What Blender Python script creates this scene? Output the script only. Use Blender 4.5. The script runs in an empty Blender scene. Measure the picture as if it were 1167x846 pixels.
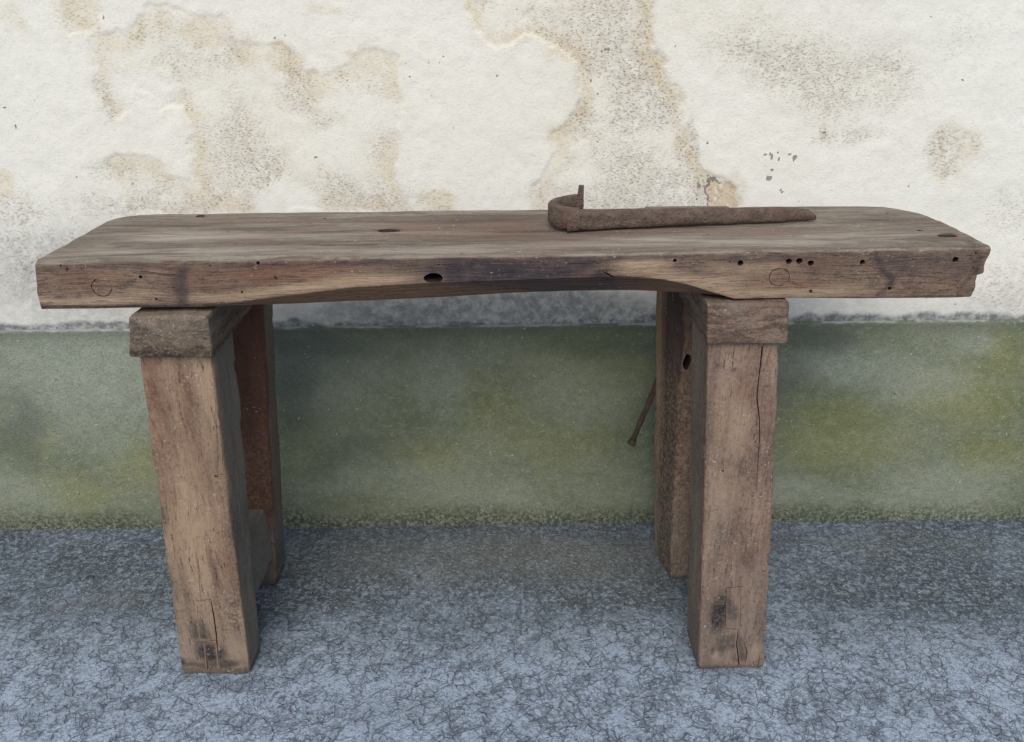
import bpy, bmesh, math, random
import numpy as np
from math import radians, sin, cos, pi
from mathutils import Vector, Matrix

# ------------------------------------------------------------------ camera, sky, sun, exposure
S = bpy.context.scene
F, TH, RO = 920.0, radians(23.4), radians(0.6)
CAM = np.array([0, -1.239, 1.19])
_r = np.array([1, 0, 0.]); FW = np.array([0, cos(TH), -sin(TH)]); _u = np.array([0, sin(TH), cos(TH)])
RT = cos(RO)*_r - sin(RO)*_u; UP = cos(RO)*_u + sin(RO)*_r
cd = bpy.data.cameras.new('camera'); cam = bpy.data.objects.new('camera', cd)
S.collection.objects.link(cam); S.camera = cam
cd.sensor_fit = 'HORIZONTAL'; cd.sensor_width = 36; cd.lens = F/1167*36; cd.clip_start = .01; cd.clip_end = 500
m = Matrix.Identity(4)
for i in range(3):
    m[i][0], m[i][1], m[i][2], m[i][3] = RT[i], UP[i], -FW[i], CAM[i]
cam.matrix_world = m

SUN_EL, SUN_AZ = radians(44), radians(186)      # azimuth: where the light comes from, clockwise from +Y
W = bpy.data.worlds.new('World'); S.world = W; W.use_nodes = True
nt = W.node_tree; nt.nodes.clear()
sky = nt.nodes.new('ShaderNodeTexSky'); sky.sky_type = 'NISHITA'; sky.sun_disc = False
sky.sun_elevation = SUN_EL; sky.sun_rotation = SUN_AZ
bgn = nt.nodes.new('ShaderNodeBackground'); bgn.inputs[1].default_value = .10
wo = nt.nodes.new('ShaderNodeOutputWorld')
nt.links.new(sky.outputs[0], bgn.inputs[0]); nt.links.new(bgn.outputs[0], wo.inputs[0])
sl = bpy.data.lights.new('sun', 'SUN'); sl.energy = 2.9; sl.angle = radians(48); sl.color = (1, .935, .82)
so = bpy.data.objects.new('sun', sl); S.collection.objects.link(so)
sd = Vector((sin(SUN_AZ)*cos(SUN_EL), cos(SUN_AZ)*cos(SUN_EL), sin(SUN_EL)))
so.rotation_euler = sd.to_track_quat('Z', 'Y').to_euler(); so.location = (0, -3, 4)
S.view_settings.view_transform = 'Standard'; S.view_settings.look = 'None'
S.view_settings.gamma = 1; S.view_settings.exposure = .17
S.render.engine = 'CYCLES'

# ------------------------------------------------------------------ helpers
def at(px, py, ax, v):
    d = (px-583.5)/F*RT - (py-423)/F*UP + FW
    k = {'x': 0, 'y': 1, 'z': 2}[ax]
    return CAM + (v-CAM[k])/d[k]*d

def vnoise(x, y, seed=0):
    xi = np.floor(x).astype(np.int64); yi = np.floor(y).astype(np.int64)
    fx = x-xi; fy = y-yi; fx = fx*fx*(3-2*fx); fy = fy*fy*(3-2*fy)
    def h(a, b):
        n = (a*374761393 + b*668265263 + seed*1274126177) & 0xffffffff
        n = ((n ^ (n >> 13))*1274126177) & 0xffffffff
        return ((n ^ (n >> 16)) & 0xffff)/65535.0
    return (h(xi, yi)*(1-fx)+h(xi+1, yi)*fx)*(1-fy) + (h(xi, yi+1)*(1-fx)+h(xi+1, yi+1)*fx)*fy
def fbm(x, y, o=4, seed=0):
    s = 0; a = .5; t = 0
    for i in range(o):
        s = s + a*vnoise(x*2**i, y*2**i, seed+i*17); t += a; a *= .55
    return s/t          # 0..1
def sstep(a, b, x):
    t = np.clip((x-a)/(b-a), 0, 1); return t*t*(3-2*t)
def blob(x, z, c, r, soft=1.0):
    d = np.sqrt(((x-c[0])/r[0])**2+((z-c[1])/r[1])**2)
    return 1-sstep(1-soft*.5, 1+soft*.5, d)
def polysdf(x, z, P):
    d = np.full(x.shape, 1e9); inside = np.zeros(x.shape, bool); n = len(P)
    for i in range(n):
        a = P[i]; b = P[(i+1) % n]; e = (b[0]-a[0], b[1]-a[1])
        t = np.clip(((x-a[0])*e[0]+(z-a[1])*e[1])/(e[0]**2+e[1]**2+1e-12), 0, 1)
        d = np.minimum(d, np.hypot(x-a[0]-t*e[0], z-a[1]-t*e[1]))
        c = (a[1] > z) != (b[1] > z)
        xc = e[0]*(z-a[1])/(e[1] if abs(e[1]) > 1e-9 else 1e-9)+a[0]
        inside ^= c & (x < xc)
    return np.where(inside, -d, d)

def mesh(name, V, Fc, mat, parent=None, smooth=True):
    me = bpy.data.meshes.new(name); me.from_pydata([tuple(map(float, v)) for v in V], [], [tuple(map(int, f)) for f in Fc])
    me.materials.append(mat)
    if smooth: me.polygons.foreach_set('use_smooth', [True]*len(me.polygons))
    bm = bmesh.new(); bm.from_mesh(me); bmesh.ops.recalc_face_normals(bm, faces=bm.faces); bm.to_mesh(me); bm.free()
    o = bpy.data.objects.new(name, me); S.collection.objects.link(o); o.parent = parent
    return o
def attr(o, name, vals):
    a = o.data.attributes.new(name, 'FLOAT', 'POINT'); a.data.foreach_set('value', np.asarray(vals, dtype=np.float32))
def coords(o):
    c = np.empty(len(o.data.vertices)*3); o.data.vertices.foreach_get('co', c); return c.reshape(-1, 3)
def setco(o, c): o.data.vertices.foreach_set('co', np.asarray(c, dtype=np.float32).ravel()); o.data.update()

def n3(c, sc, o=3, seed=0):   # cheap 3-D-ish noise from two planar ones, 0 centred
    return (fbm(c[:, 0]*sc[0]+c[:, 1]*sc[1]*.71, c[:, 2]*sc[2]+c[:, 1]*sc[1]*.53, o, seed)
            + fbm(c[:, 1]*sc[1]+9, c[:, 2]*sc[2]+c[:, 0]*sc[0], o, seed+5) - 1.0)

def beam(name, A, B, mat, parent, nl=60, ns=9, rad=.006, rough=.0016, grain=None, fn=None, seed=0, chipd=.0032):
    """A, B: four corners (in ring order) at the start and the end. Worn, slightly wavy timber."""
    A = np.array(A, float); B = np.array(B, float); V = []; Fc = []
    sizes = [np.linalg.norm(A[(k+1) % 4]-A[k]) for k in range(4)]
    ts = list(np.linspace(0, 1, nl)); L = np.linalg.norm(B.mean(0)-A.mean(0))
    ins = [(0, .35), (rad*.35/L, .1)]
    rows = [(0, rad*.9), (rad*.3/L, rad*.35)]+[(t, 0) for t in np.linspace(rad/L, 1-rad/L, nl)]+[(1-rad*.3/L, rad*.35), (1, rad*.9)]
    for t, inset in rows:
        Q = A*(1-t)+B*t; c = Q.mean(0)
        ring = []
        for k in range(4):
            p, q, pr, nx = Q[k], Q[(k+1) % 4], Q[(k-1) % 4], Q[(k+2) % 4]
            e = (q-p)/np.linalg.norm(q-p); g = (pr-p)/np.linalg.norm(pr-p)
            r = rad*(.6+.9*vnoise(np.array([t*L*14+k*9.1]), np.array([seed*3.3]), 3)[0])
            for a in (0, .25, .5, .75):     # rounded corner from g side to e side
                th = a*pi/2
                ring.append(p+g*r*(1-sin(th))+e*r*(1-cos(th)))
            p1 = p+e*r; p2 = q-e*rad
            for s in np.linspace(0, 1, ns)[:-1]:
                ring.append(p1*(1-s)+p2*s)
        ring = np.array(ring)
        if inset: 
            d = c-ring; ring = ring+d/np.linalg.norm(d, axis=1)[:, None]*inset
        V.append(ring)
    n = len(V[0]); R = len(V); V = np.vstack(V)
    for i in range(R-1):
        for j in range(n):
            Fc.append((i*n+j, i*n+(j+1) % n, (i+1)*n+(j+1) % n, (i+1)*n+j))
    Fc.append(tuple(range(n))); Fc.append(tuple(range((R-1)*n, R*n)))
    C = V.reshape(R, n, 3).mean(1).repeat(n, 0)
    d = V-C; d /= np.linalg.norm(d, axis=1)[:, None]
    gs = grain or (12, 12, 12)
    cm = np.zeros((R, n)); 
    per = n//4
    for k in range(4):
        cm[:, k*per:k*per+5] = 1; cm[:, (k*per-1) % n] = .4; cm[:, k*per+5] = .3
    cn = fbm(V[:, 2]*24+V[:, 1]*24, np.tile(np.arange(n)//per, R)*7.3+seed*2.9, 4, 33)
    tt = (np.arange(R)/R).repeat(n); V = V-d*(cm.ravel()*sstep(.56, .72, cn)*chipd)[:, None]
    V = V + d*(n3(V, gs, 3, seed)*rough*2.2+n3(V, tuple(g*5 for g in gs), 2, seed+3)*rough*.7)[:, None]
    if fn is not None: V = fn(V)
    return mesh(name, V, Fc, mat, parent)

def tube(V, Fc, P, R, seg=10, closed=False):
    P = [np.array(p, float) for p in P]; b = len(V); prev = None
    for i, p in enumerate(P):
        t = P[min(i+1, len(P)-1)]-P[max(i-1, 0)]; t /= np.linalg.norm(t)
        ref = np.array([0, 0, 1.]) if abs(t[2]) < .9 else np.array([1., 0, 0])
        a = np.cross(t, ref); a /= np.linalg.norm(a); c = np.cross(a, t)
        for k in range(seg):
            th = 2*pi*k/seg; V.append(p+(a*cos(th)+c*sin(th))*(R[i] if hasattr(R, '__len__') else R))
    n = len(P)
    for i in range(n-1):
        for k in range(seg):
            Fc.append((b+i*seg+k, b+i*seg+(k+1) % seg, b+(i+1)*seg+(k+1) % seg, b+(i+1)*seg+k))
    Fc.append(tuple(b+k for k in range(seg))); Fc.append(tuple(b+(n-1)*seg+k for k in range(seg)))

def cut(o, V, Fc):
    """real holes and cracks: subtract the cutter volume from the timber"""
    cm = mesh('cutter', V, Fc, GRIME_SHADE, None, False)
    md = o.modifiers.new('b', 'BOOLEAN'); md.object = cm; md.operation = 'DIFFERENCE'; md.solver = 'EXACT'; md.use_self = True; md.material_mode = 'TRANSFER'
    dg = bpy.context.evaluated_depsgraph_get(); me = bpy.data.meshes.new_from_object(o.evaluated_get(dg))
    o.modifiers.clear(); old = o.data; o.data = me; me.name = o.name; me.set_sharp_from_angle(angle=radians(38))
    assert len(me.vertices) > 500, o.name
    bpy.data.meshes.remove(old); cme = cm.data; bpy.data.objects.remove(cm); bpy.data.meshes.remove(cme)

def wedge(V, Fc, pts, w, depth, y0, yout=.02):
    """groove along a polyline in the front (XZ) plane, w wide, from y0-yout to y0+depth"""
    b = len(V); n = len(pts); pts = [np.array(p, float) for p in pts]
    for i, p in enumerate(pts):
        t = pts[min(i+1, n-1)]-pts[max(i-1, 0)]; t /= np.linalg.norm(t); nn = np.array([-t[1], t[0]])
        ww = (w[i] if hasattr(w, '__len__') else w)/2
        for s, y in ((-1, y0-yout), (1, y0-yout), (1, y0+depth+.004), (-1, y0+depth+.004)):
            k = 1 if y < y0 else .35
            q = p+nn*s*ww*k; V.append((q[0], y, q[1]))
    for i in range(n-1):
        for k in range(4):
            Fc.append((b+i*4+k, b+i*4+(k+1) % 4, b+(i+1)*4+(k+1) % 4, b+(i+1)*4+k))
    Fc.append((b, b+1, b+2, b+3)); e = b+(n-1)*4; Fc.append((e, e+1, e+2, e+3))

def empty(name, loc, label, cat, group=None):
    o = bpy.data.objects.new(name, None); S.collection.objects.link(o); o.location = loc
    o['label'] = label; o['category'] = cat
    if group: o['group'] = group
    o.empty_display_size = .1
    bpy.context.view_layer.update()
    return o
def keep(o, parent):   # child built in world coordinates
    o.parent = parent; o.matrix_parent_inverse = Matrix.Translation(-Vector(parent.location))

# ------------------------------------------------------------------ material toolkit
class M:
    def __init__(s, name):
        s.m = bpy.data.materials.new(name); s.m.use_nodes = True; s.t = s.m.node_tree; s.t.nodes.clear()
        s.out = s.n('ShaderNodeOutputMaterial'); s.b = s.n('ShaderNodeBsdfPrincipled'); s.l(s.b.outputs[0], s.out.inputs[0])
        s.tc = s.n('ShaderNodeTexCoord').outputs['Object']
        s.b.inputs['Specular IOR Level'].default_value = .25
    def n(s, t, **k):
        x = s.t.nodes.new(t)
        for a, b in k.items(): setattr(x, a, b)
        return x
    def l(s, a, b): s.t.links.new(a, b)
    def put(s, sock, v):
        if isinstance(v, bpy.types.NodeSocket): s.l(v, sock)
        elif isinstance(v, tuple) and len(v) == 3 and sock.type == 'RGBA': sock.default_value = (*v, 1)
        else: sock.default_value = v
    def attr(s, name): return s.n('ShaderNodeAttribute', attribute_name=name).outputs['Fac']
    def map(s, scale, loc=(0, 0, 0), rot=(0, 0, 0), src=None):
        x = s.n('ShaderNodeMapping'); s.l(src or s.tc, x.inputs[0]); x.inputs[3].default_value = scale
        x.inputs[1].default_value = loc; x.inputs[2].default_value = rot; return x.outputs[0]
    def noise(s, vec, sc=1, det=4, rough=.55, dist=0):
        x = s.n('ShaderNodeTexNoise'); s.l(vec, x.inputs['Vector']); x.inputs['Scale'].default_value = sc
        x.inputs['Detail'].default_value = det; x.inputs['Roughness'].default_value = rough; x.inputs['Distortion'].default_value = dist
        return x.outputs[0]
    def noisec(s, vec, sc=1, det=3):
        x = s.n('ShaderNodeTexNoise'); s.l(vec, x.inputs['Vector']); x.inputs['Scale'].default_value = sc; x.inputs['Detail'].default_value = det
        return x.outputs[1]
    def vor(s, vec, sc=1, feat='F1', rnd=1):
        x = s.n('ShaderNodeTexVoronoi', feature=feat); s.l(vec, x.inputs['Vector']); x.inputs['Scale'].default_value = sc
        x.inputs['Randomness'].default_value = rnd
        return x.outputs['Distance']
    def math(s, op, a, b=0., c=None):
        x = s.n('ShaderNodeMath', operation=op); s.put(x.inputs[0], a); s.put(x.inputs[1], b)
        if c is not None: s.put(x.inputs[2], c)
        return x.outputs[0]
    def mul(s, a, b): return s.math('MULTIPLY', a, b)
    def add(s, a, b): return s.math('ADD', a, b)
    def ss(s, v, a, b, lo=0., hi=1.):
        x = s.n('ShaderNodeMapRange', interpolation_type='SMOOTHSTEP'); s.put(x.inputs[0], v)
        x.inputs[1].default_value = a; x.inputs[2].default_value = b; x.inputs[3].default_value = lo; x.inputs[4].default_value = hi
        return x.outputs[0]
    def mix(s, f, a, b, mode='MIX'):
        x = s.n('ShaderNodeMix', data_type='RGBA', blend_type=mode); s.put(x.inputs[0], f); s.put(x.inputs[6], a); s.put(x.inputs[7], b)
        return x.outputs[2]
    def warp(s, vec, sc, amt):
        c = s.noisec(vec, sc); x = s.n('ShaderNodeVectorMath', operation='SUBTRACT'); s.l(c, x.inputs[0]); x.inputs[1].default_value = (.5, .5, .5)
        y = s.n('ShaderNodeVectorMath', operation='SCALE'); s.l(x.outputs[0], y.inputs[0]); y.inputs['Scale'].default_value = amt
        z = s.n('ShaderNodeVectorMath', operation='ADD'); s.l(vec, z.inputs[0]); s.l(y.outputs[0], z.inputs[1]); return z.outputs[0]
    def done(s, col, rough, h, dist=.002, strength=.6):
        s.put(s.b.inputs['Base Color'], col); s.put(s.b.inputs['Roughness'], rough)
        b = s.n('ShaderNodeBump'); b.inputs['Strength'].default_value = strength; b.inputs['Distance'].default_value = dist
        s.l(h, b.inputs['Height']); s.l(b.outputs[0], s.b.inputs['Normal'])
        return s.m

# ------------------------------------------------------------------ materials
def mat_wall():
    k = M('lime_plaster')
    ochre, grey, bare, chip, damp_shade = [k.attr(a) for a in ('ochre', 'grey', 'bare', 'chip', 'damp_shade')]
    chip = k.ss(k.add(chip, k.mul(k.add(k.noise(k.tc, 150, 2), -.5), .5)), .42, .55)
    en = k.mul(k.add(k.noise(k.tc, 40, 5, .75), -.5), .8)
    ochre = k.mul(ochre, k.ss(k.add(ochre, en), .0, .6, .5, 1.05)); grey = k.mul(grey, k.ss(k.add(grey, en), .0, .5, .4, 1.1)); bare = k.ss(k.add(bare, k.mul(en, .6)), .4, .5)
    fine = k.noise(k.tc, 170, 3, .7); mid = k.noise(k.tc, 34, 4, .6); big = k.noise(k.tc, 4.5, 4, .6)
    grit = k.noise(k.map((150, 150, 300), rot=(0, .35, 0)), 1, 3, .7)
    col = k.mix(big, (.65, .638, .585), (.73, .72, .685))
    col = k.mix(k.ss(mid, .35, .75, 0, .30), col, (.60, .58, .51))
    col = k.mix(k.mul(ochre, k.ss(mid, .2, .8, .5, 1)), col, (.56, .475, .32))
    col = k.mix(k.mul(grey, k.ss(k.noise(k.tc, 55, 4, .65), .32, .68, .15, .95)), col, (.40, .36, .30))
    col = k.mix(k.mul(bare, .8), col, (.52, .42, .30))
    col = k.mix(k.mul(grey, k.ss(k.noise(k.warp(k.tc, 20, .03), 46, 5, .75), .54, .60, 0, .75)), col, (.74, .72, .67))
    # short dark scratches of worn sand, denser where the paint has gone
    sc = k.mul(k.ss(grit, .55, .66), k.add(.12, k.add(k.mul(grey, .95), k.mul(ochre, .25))))
    col = k.mix(k.mul(sc, .6), col, (.22, .19, .155))
    spk = k.ss(k.vor(k.warp(k.tc, 90, .01), 34), .05, .09, 1, 0)
    col = k.mix(k.mul(spk, k.ss(k.noise(k.tc, 9, 2), .55, .62)), col, (.17, .14, .12))
    col = k.mix(k.mul(damp_shade, k.ss(k.noise(k.tc, 60, 4, .7), .3, .65, .6, 1)), col, (.115, .13, .142))
    col = k.mix(k.mul(chip, .85), col, (.20, .185, .165))
    h = k.add(k.add(k.mul(fine, .5), k.mul(mid, .7)), k.mul(sc, -.9)); h = k.add(h, k.mul(chip, -.6))
    return k.done(col, .93, h, .0022, .8)

def mat_plinth():
    k = M('algae_stained_render')
    pale, olive, dark, low = [k.attr(a) for a in ('pale', 'olive', 'dark', 'low')]
    fine = k.noise(k.tc, 230, 3, .7); mid = k.noise(k.tc, 45, 5, .65); big = k.noise(k.map((3.5, 3.5, 6)), 1, 5, .6)
    col = k.mix(k.ss(big, .3, .7), (.110, .135, .085), (.18, .20, .145))
    col = k.mix(k.mul(olive, k.ss(mid, .2, .8, .4, .8)), col, (.20, .205, .055))
    col = k.mix(k.mul(pale, k.ss(mid, .2, .7, .5, 1)), col, (.27, .305, .265))
    col = k.mix(k.ss(mid, .40, .72, 0, .35), col, (.27, .27, .21))
    col = k.mix(k.ss(fine, .45, .68, 0, .42), col, (.075, .085, .065)); col = k.mix(k.ss(k.noise(k.tc, 120, 3, .7), .56, .72, 0, .5), col, (.33, .34, .27))
    col = k.mix(k.mul(dark, k.ss(mid, .15, .6, .4, .95)), col, (.055, .065, .07))
    sp = k.mul(low, k.ss(k.noise(k.tc, 95, 4, .75), .42, .56))
    col = k.mix(k.mul(sp, .85), col, (.035, .04, .035))
    col = k.mix(k.mul(low, k.ss(k.noise(k.tc, 130, 3, .7), .58, .68, 0, .8)), col, (.36, .37, .31))
    fl = k.mul(k.ss(k.vor(k.warp(k.tc, 60, .02), 42), .055, .10, 1, 0), k.ss(k.noise(k.tc, 14, 2), .52, .6))
    col = k.mix(k.mul(fl, .7), col, (.52, .53, .46))
    pit = k.ss(k.vor(k.warp(k.tc, 80, .02), 60), .04, .09, 1, 0)
    col = k.mix(k.mul(pit, k.ss(mid, .5, .6)), col, (.05, .05, .04))
    col = k.mix(k.attr('lip'), col, (.36, .38, .36))
    h = k.add(k.add(k.mul(fine, .5), k.mul(mid, .6)), k.mul(pit, -.7))
    return k.done(col, .9, h, .0045, 1)

def mat_ground():
    k = M('weathered_concrete')
    dirt_shade, brown = k.attr('dirt_shade'), k.attr('brown')
    w = k.warp(k.tc, 17, .028); w2 = k.warp(w, 70, .010)
    fine = k.noise(k.tc, 240, 3, .7); mid = k.noise(k.tc, 62, 5, .7); big = k.noise(k.tc, 5, 4, .6); mm = k.noise(k.tc, 22, 4, .65)
    g = k.noise(k.warp(k.tc, 60, .012), 105, 5, .72, .5)
    patch = k.ss(k.add(k.mul(mm, .55), k.mul(big, .5)), .42, .66)
    col = k.mix(k.ss(k.add(g, k.mul(k.add(patch, -.5), -.16)), .40, .56), (.175, .21, .262), (.345, .42, .53))
    col = k.mix(k.ss(fine, .54, .68, 0, .35), col, (.38, .47, .60))
    e1 = k.vor(w2, 33, 'DISTANCE_TO_EDGE'); e2 = k.vor(w2, 74, 'DISTANCE_TO_EDGE')
    c1 = k.mul(k.ss(e1, .012, .040, 1, 0), k.ss(k.noise(k.tc, 22, 3), .42, .52)); halo = k.mul(k.ss(e1, .02, .20, 1, 0), k.ss(k.noise(k.tc, 40, 4, .7), .40, .62))
    c2 = k.mul(k.ss(e2, .02, .08, 1, 0), k.ss(k.noise(k.map((1, 1, 1), (7, 3, 0)), 24, 3), .47, .58))
    col = k.mix(k.mul(halo, .22), col, (.10, .13, .18))
    dash = k.ss(k.noise(k.warp(k.tc, 120, .01), 150, 2, .6, 2.0), .58, .66)
    dk = k.math('MAXIMUM', k.math('MAXIMUM', c1, k.mul(c2, .7)), k.mul(dash, .45))
    col = k.mix(k.mul(dk, .50), col, (.045, .06, .08))
    # trodden dirt and dark growth towards the wall, plus shade painted round the post feet
    dn = k.ss(k.noise(k.tc, 75, 5, .75), .36, .60)
    col = k.mix(k.mul(dirt_shade, k.ss(dn, 0, 1, .45, 1)), col, (.070, .086, .098))
    col = k.mix(k.mul(brown, k.ss(mid, .2, .7, .4, .9)), col, (.13, .138, .135))
    lt = k.ss(k.noise(k.tc, 210, 2, .6), .62, .68)
    col = k.mix(k.mul(lt, k.add(.25, k.mul(dirt_shade, .5))), col, (.34, .41, .47))
    h = k.add(k.add(k.mul(fine, .4), k.mul(g, .9)), k.mul(dk, -1.0))
    return k.done(col, .88, h, .0042, .9)

def mat_wood(name, axis, light, mid_, dark, seed=0, end=None, greyc=(.155, .148, .130), streak=1.0, grain_h=1.0):
    """axis: 'x', 'y' or 'z' = direction of the grain; masks: pale, dark, grey, red, dust"""
    k = M(name)
    ax = {'x': 0, 'y': 1, 'z': 2}[axis]
    def sc(al, cr): v = [cr]*3; v[ax] = al; return tuple(v)
    loc = (seed*1.7, seed*3.1, seed*2.3)
    w = k.warp(k.map((1, 1, 1), loc), 5, .035)
    g1 = k.noise(k.map(sc(2.2, 34), src=w), 1, 5, .6, .4); g2 = k.noise(k.map(sc(9, 190), src=w), 1, 4, .65); g3 = k.noise(k.map(sc(22, 420), src=w), 1, 3, .6)
    blot = k.noise(k.map(sc(7, 14), loc), 1, 4, .6); fine = k.noise(k.tc, 260, 3, .7)
    col = k.mix(k.ss(g1, .32, .68), mid_, light)
    col = k.mix(k.ss(blot, .40, .70, 0, .55), col, dark)
    col = k.mix(k.ss(g2, .50, .68, 0, .55*streak), col, dark)
    col = k.mix(k.ss(g2, .28, .44, .35, 0), col, light)
    col = k.mix(k.ss(k.noise(k.tc, 48, 5, .7), .50, .70, 0, .45), col, dark); col = k.mix(k.ss(fine, .50, .66, 0, .38), col, light); col = k.mix(k.ss(k.noise(k.tc, 150, 3, .75), .53, .68, 0, .5), col, dark)
    if end:
        eg = k.noise(k.map((16, 8, 120), rot=(0, end, 0), src=k.warp(k.tc, 22, .03)), 1, 5, .7)
        col = k.mix(k.ss(eg, .46, .58, 0, .8), col, dark); col = k.mix(k.ss(eg, .30, .44, .35, 0), col, light); g2 = k.add(g2, k.mul(eg, .6))
    pale, dk, gr, red, dust = [k.attr(a) for a in ('pale', 'dark', 'grey', 'red', 'dust')]
    col = k.mix(k.mul(red, k.ss(g1, .2, .8, .6, 1)), col, (.10, .034, .020))
    col = k.mix(k.mul(pale, k.ss(g1, .2, .7, .55, 1)), col, (.40, .295, .20))
    col = k.mix(k.mul(gr, k.ss(k.noise(k.tc, 60, 4, .65), .25, .65, .65, 1)), col, greyc)
    col = k.mix(k.mul(dk, k.ss(k.noise(k.tc, 45, 4, .7), .25, .55, .6, 1)), col, (.024, .021, .024))
    # dark pores and hairline checks along the grain
    chk = k.ss(g3, .64, .72); col = k.mix(k.mul(chk, .65*streak), col, (.045, .033, .027))
    # specks of lime and dirt on the surface
    spk = k.mul(k.ss(k.noise(k.tc, 190, 2, .6), .655, .69), k.ss(k.noise(k.tc, 12, 2), .48, .62))
    col = k.mix(k.mul(spk, .6), col, (.50, .47, .42))
    col = k.mix(k.mul(dust, k.ss(k.noise(k.tc, 130, 4, .75), .46, .60)), col, (.33, .26, .19))
    pit = k.ss(k.vor(k.warp(k.tc, 60, .02), 38), .05, .11, 1, 0)
    pit = k.mul(pit, k.ss(k.noise(k.map((1, 1, 1), (3, 3, 3)), 16, 2), .56, .62)); col = k.mix(pit, col, (.03, .022, .02))
    h = k.add(k.add(k.mul(g2, .8), k.mul(g3, .6)), k.add(k.mul(fine, .25), k.mul(chk, -.9))); h = k.add(h, k.mul(pit, -1.5))
    h = k.add(h, k.mul(k.noise(k.tc, 70, 4, .65), .5)); return k.done(col, .8, h, .0035*grain_h, .9)

def mat_slab():
    """bench slab: weathered grey-tan upper face, browner sides"""
    k = M('bench_slab_wood')
    w = k.warp(k.map((1, 1, 1)), 4, .03)
    g1 = k.noise(k.map((3.6, 34, 34), src=w), 1, 6, .68, .9); g2 = k.noise(k.map((7, 170, 170), src=w), 1, 4, .65); g3 = k.noise(k.map((14, 420, 420), src=w), 1, 3, .6)
    blot = k.noise(k.map((4, 12, 16)), 1, 4, .6); fine = k.noise(k.tc, 260, 3, .7); iso = k.noise(k.tc, 38, 4, .65)
    top, pale, purple, brown, red, light, dk = [k.attr(a) for a in ('top', 'pale', 'purple', 'brown', 'red', 'light', 'dark')]
    side = k.mix(k.ss(blot, .3, .7), (.100, .062, .044), (.190, .130, .092))
    side = k.mix(k.ss(g1, .35, .7, 0, .6), side, (.22, .165, .13))
    side = k.mix(k.ss(g2, .52, .70, 0, .5), side, (.06, .04, .035))
    side = k.mix(k.ss(iso, .46, .66, 0, .55), side, (.07, .050, .042)); side = k.mix(k.ss(fine, .5, .68, 0, .40), side, (.27, .21, .165)); side = k.mix(k.ss(k.noise(k.map((60, 150, 150)), 1, 4, .75), .52, .66, 0, .6), side, (.05, .034, .028))
    side = k.mix(k.mul(red, .8), side, (.16, .065, .038))
    side = k.mix(k.mul(brown, k.ss(g1, .2, .7, .6, 1)), side, (.115, .068, .038))
    side = k.mix(k.mul(pale, k.ss(g1, .2, .65, .45, 1)), side, (.36, .265, .18))
    side = k.mix(k.mul(purple, k.ss(iso, .2, .6, .65, 1)), side, (.038, .030, .036))
    tp = k.mix(k.ss(g1, .34, .66), (.115, .092, .075), (.265, .236, .198)); tp = k.mix(k.ss(iso, .5, .7, 0, .4), tp, (.13, .105, .088)); tp = k.mix(k.ss(k.noise(k.map((50, 130, 130)), 1, 4, .75), .53, .67, 0, .5), tp, (.075, .06, .05))
    tp = k.mix(k.ss(blot, .42, .68, 0, .6), tp, (.20, .145, .115))
    tp = k.mix(k.ss(g2, .53, .68, 0, .55), tp, (.085, .068, .058))
    tp = k.mix(k.mul(red, k.ss(g1, .25, .7, .5, 1)), tp, (.135, .080, .058))
    tp = k.mix(k.mul(light, k.ss(g1, .25, .6, .25, .8)), tp, (.40, .365, .315))
    col = k.mix(top, side, tp)
    col = k.mix(k.mul(dk, k.ss(iso, .2, .6, .5, 1)), col, (.03, .024, .022))
    chk = k.ss(g3, .645, .72); col = k.mix(k.mul(chk, .6), col, (.045, .034, .028))
    # saw and cart scuffs: short pale dashes and dark pits
    spk = k.mul(k.ss(k.noise(k.map((120, 160, 260)), 1, 2, .6), .66, .70), k.ss(k.noise(k.tc, 10, 2), .46, .60))
    col = k.mix(k.mul(spk, .55), col, (.48, .44, .39))
    pit = k.mul(k.ss(k.vor(k.warp(k.tc, 60, .02), 40), .05, .10, 1, 0), k.ss(k.noise(k.map((1, 1, 1), (5, 3, 3)), 14, 2), .56, .62))
    col = k.mix(pit, col, (.03, .024, .02))
    h = k.add(k.add(k.mul(g2, .8), k.mul(g3, .5)), k.add(k.mul(fine, .3), k.mul(chk, -.9))); h = k.add(h, k.add(k.mul(pit, -1.2), k.mul(iso, .7)))
    return k.done(col, .8, h, .004, .9)

def mat_iron(name='rusted_iron', a=(.105, .076, .064), b=(.165, .122, .102), c=(.045, .032, .028)):
    k = M(name); n1 = k.noise(k.tc, 60, 5, .65); n2 = k.noise(k.tc, 260, 3, .7); n3_ = k.noise(k.tc, 18, 3)
    col = k.mix(k.ss(n1, .35, .65), a, b); col = k.mix(k.ss(n2, .52, .66, 0, .7), col, c)
    col = k.mix(k.ss(n3_, .5, .7, 0, .5), col, (.17, .09, .055))
    k.b.inputs['Metallic'].default_value = .25
    return k.done(col, .72, k.add(k.mul(n1, 1.2), k.mul(n2, .8)), .005, 1)
def mat_plain(name, a, b, sc=120):
    k = M(name); n1 = k.noise(k.tc, sc, 4, .65); return k.done(k.mix(k.ss(n1, .35, .65), a, b), .85, n1, .001, .6)

GRIME_SHADE = mat_plain('grime_and_shade_in_cuts', (.022, .017, .014), (.05, .038, .03), 90)  # lines all cut faces: crack grime with recess shade painted in
WALL = mat_wall(); PLI = mat_plinth(); GRD = mat_ground(); SLAB = mat_slab(); IRON = mat_iron()
YW, YP, ZL = .524, .515, .545        # plaster face, plinth face, ledge height

def grid(xs, ys):
    X, Y = np.meshgrid(xs, ys); nx, ny = len(xs), len(ys)
    Fc = [(j*nx+i, j*nx+i+1, (j+1)*nx+i+1, (j+1)*nx+i) for j in range(ny-1) for i in range(nx-1)]
    return X.ravel(), Y.ravel(), Fc

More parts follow.
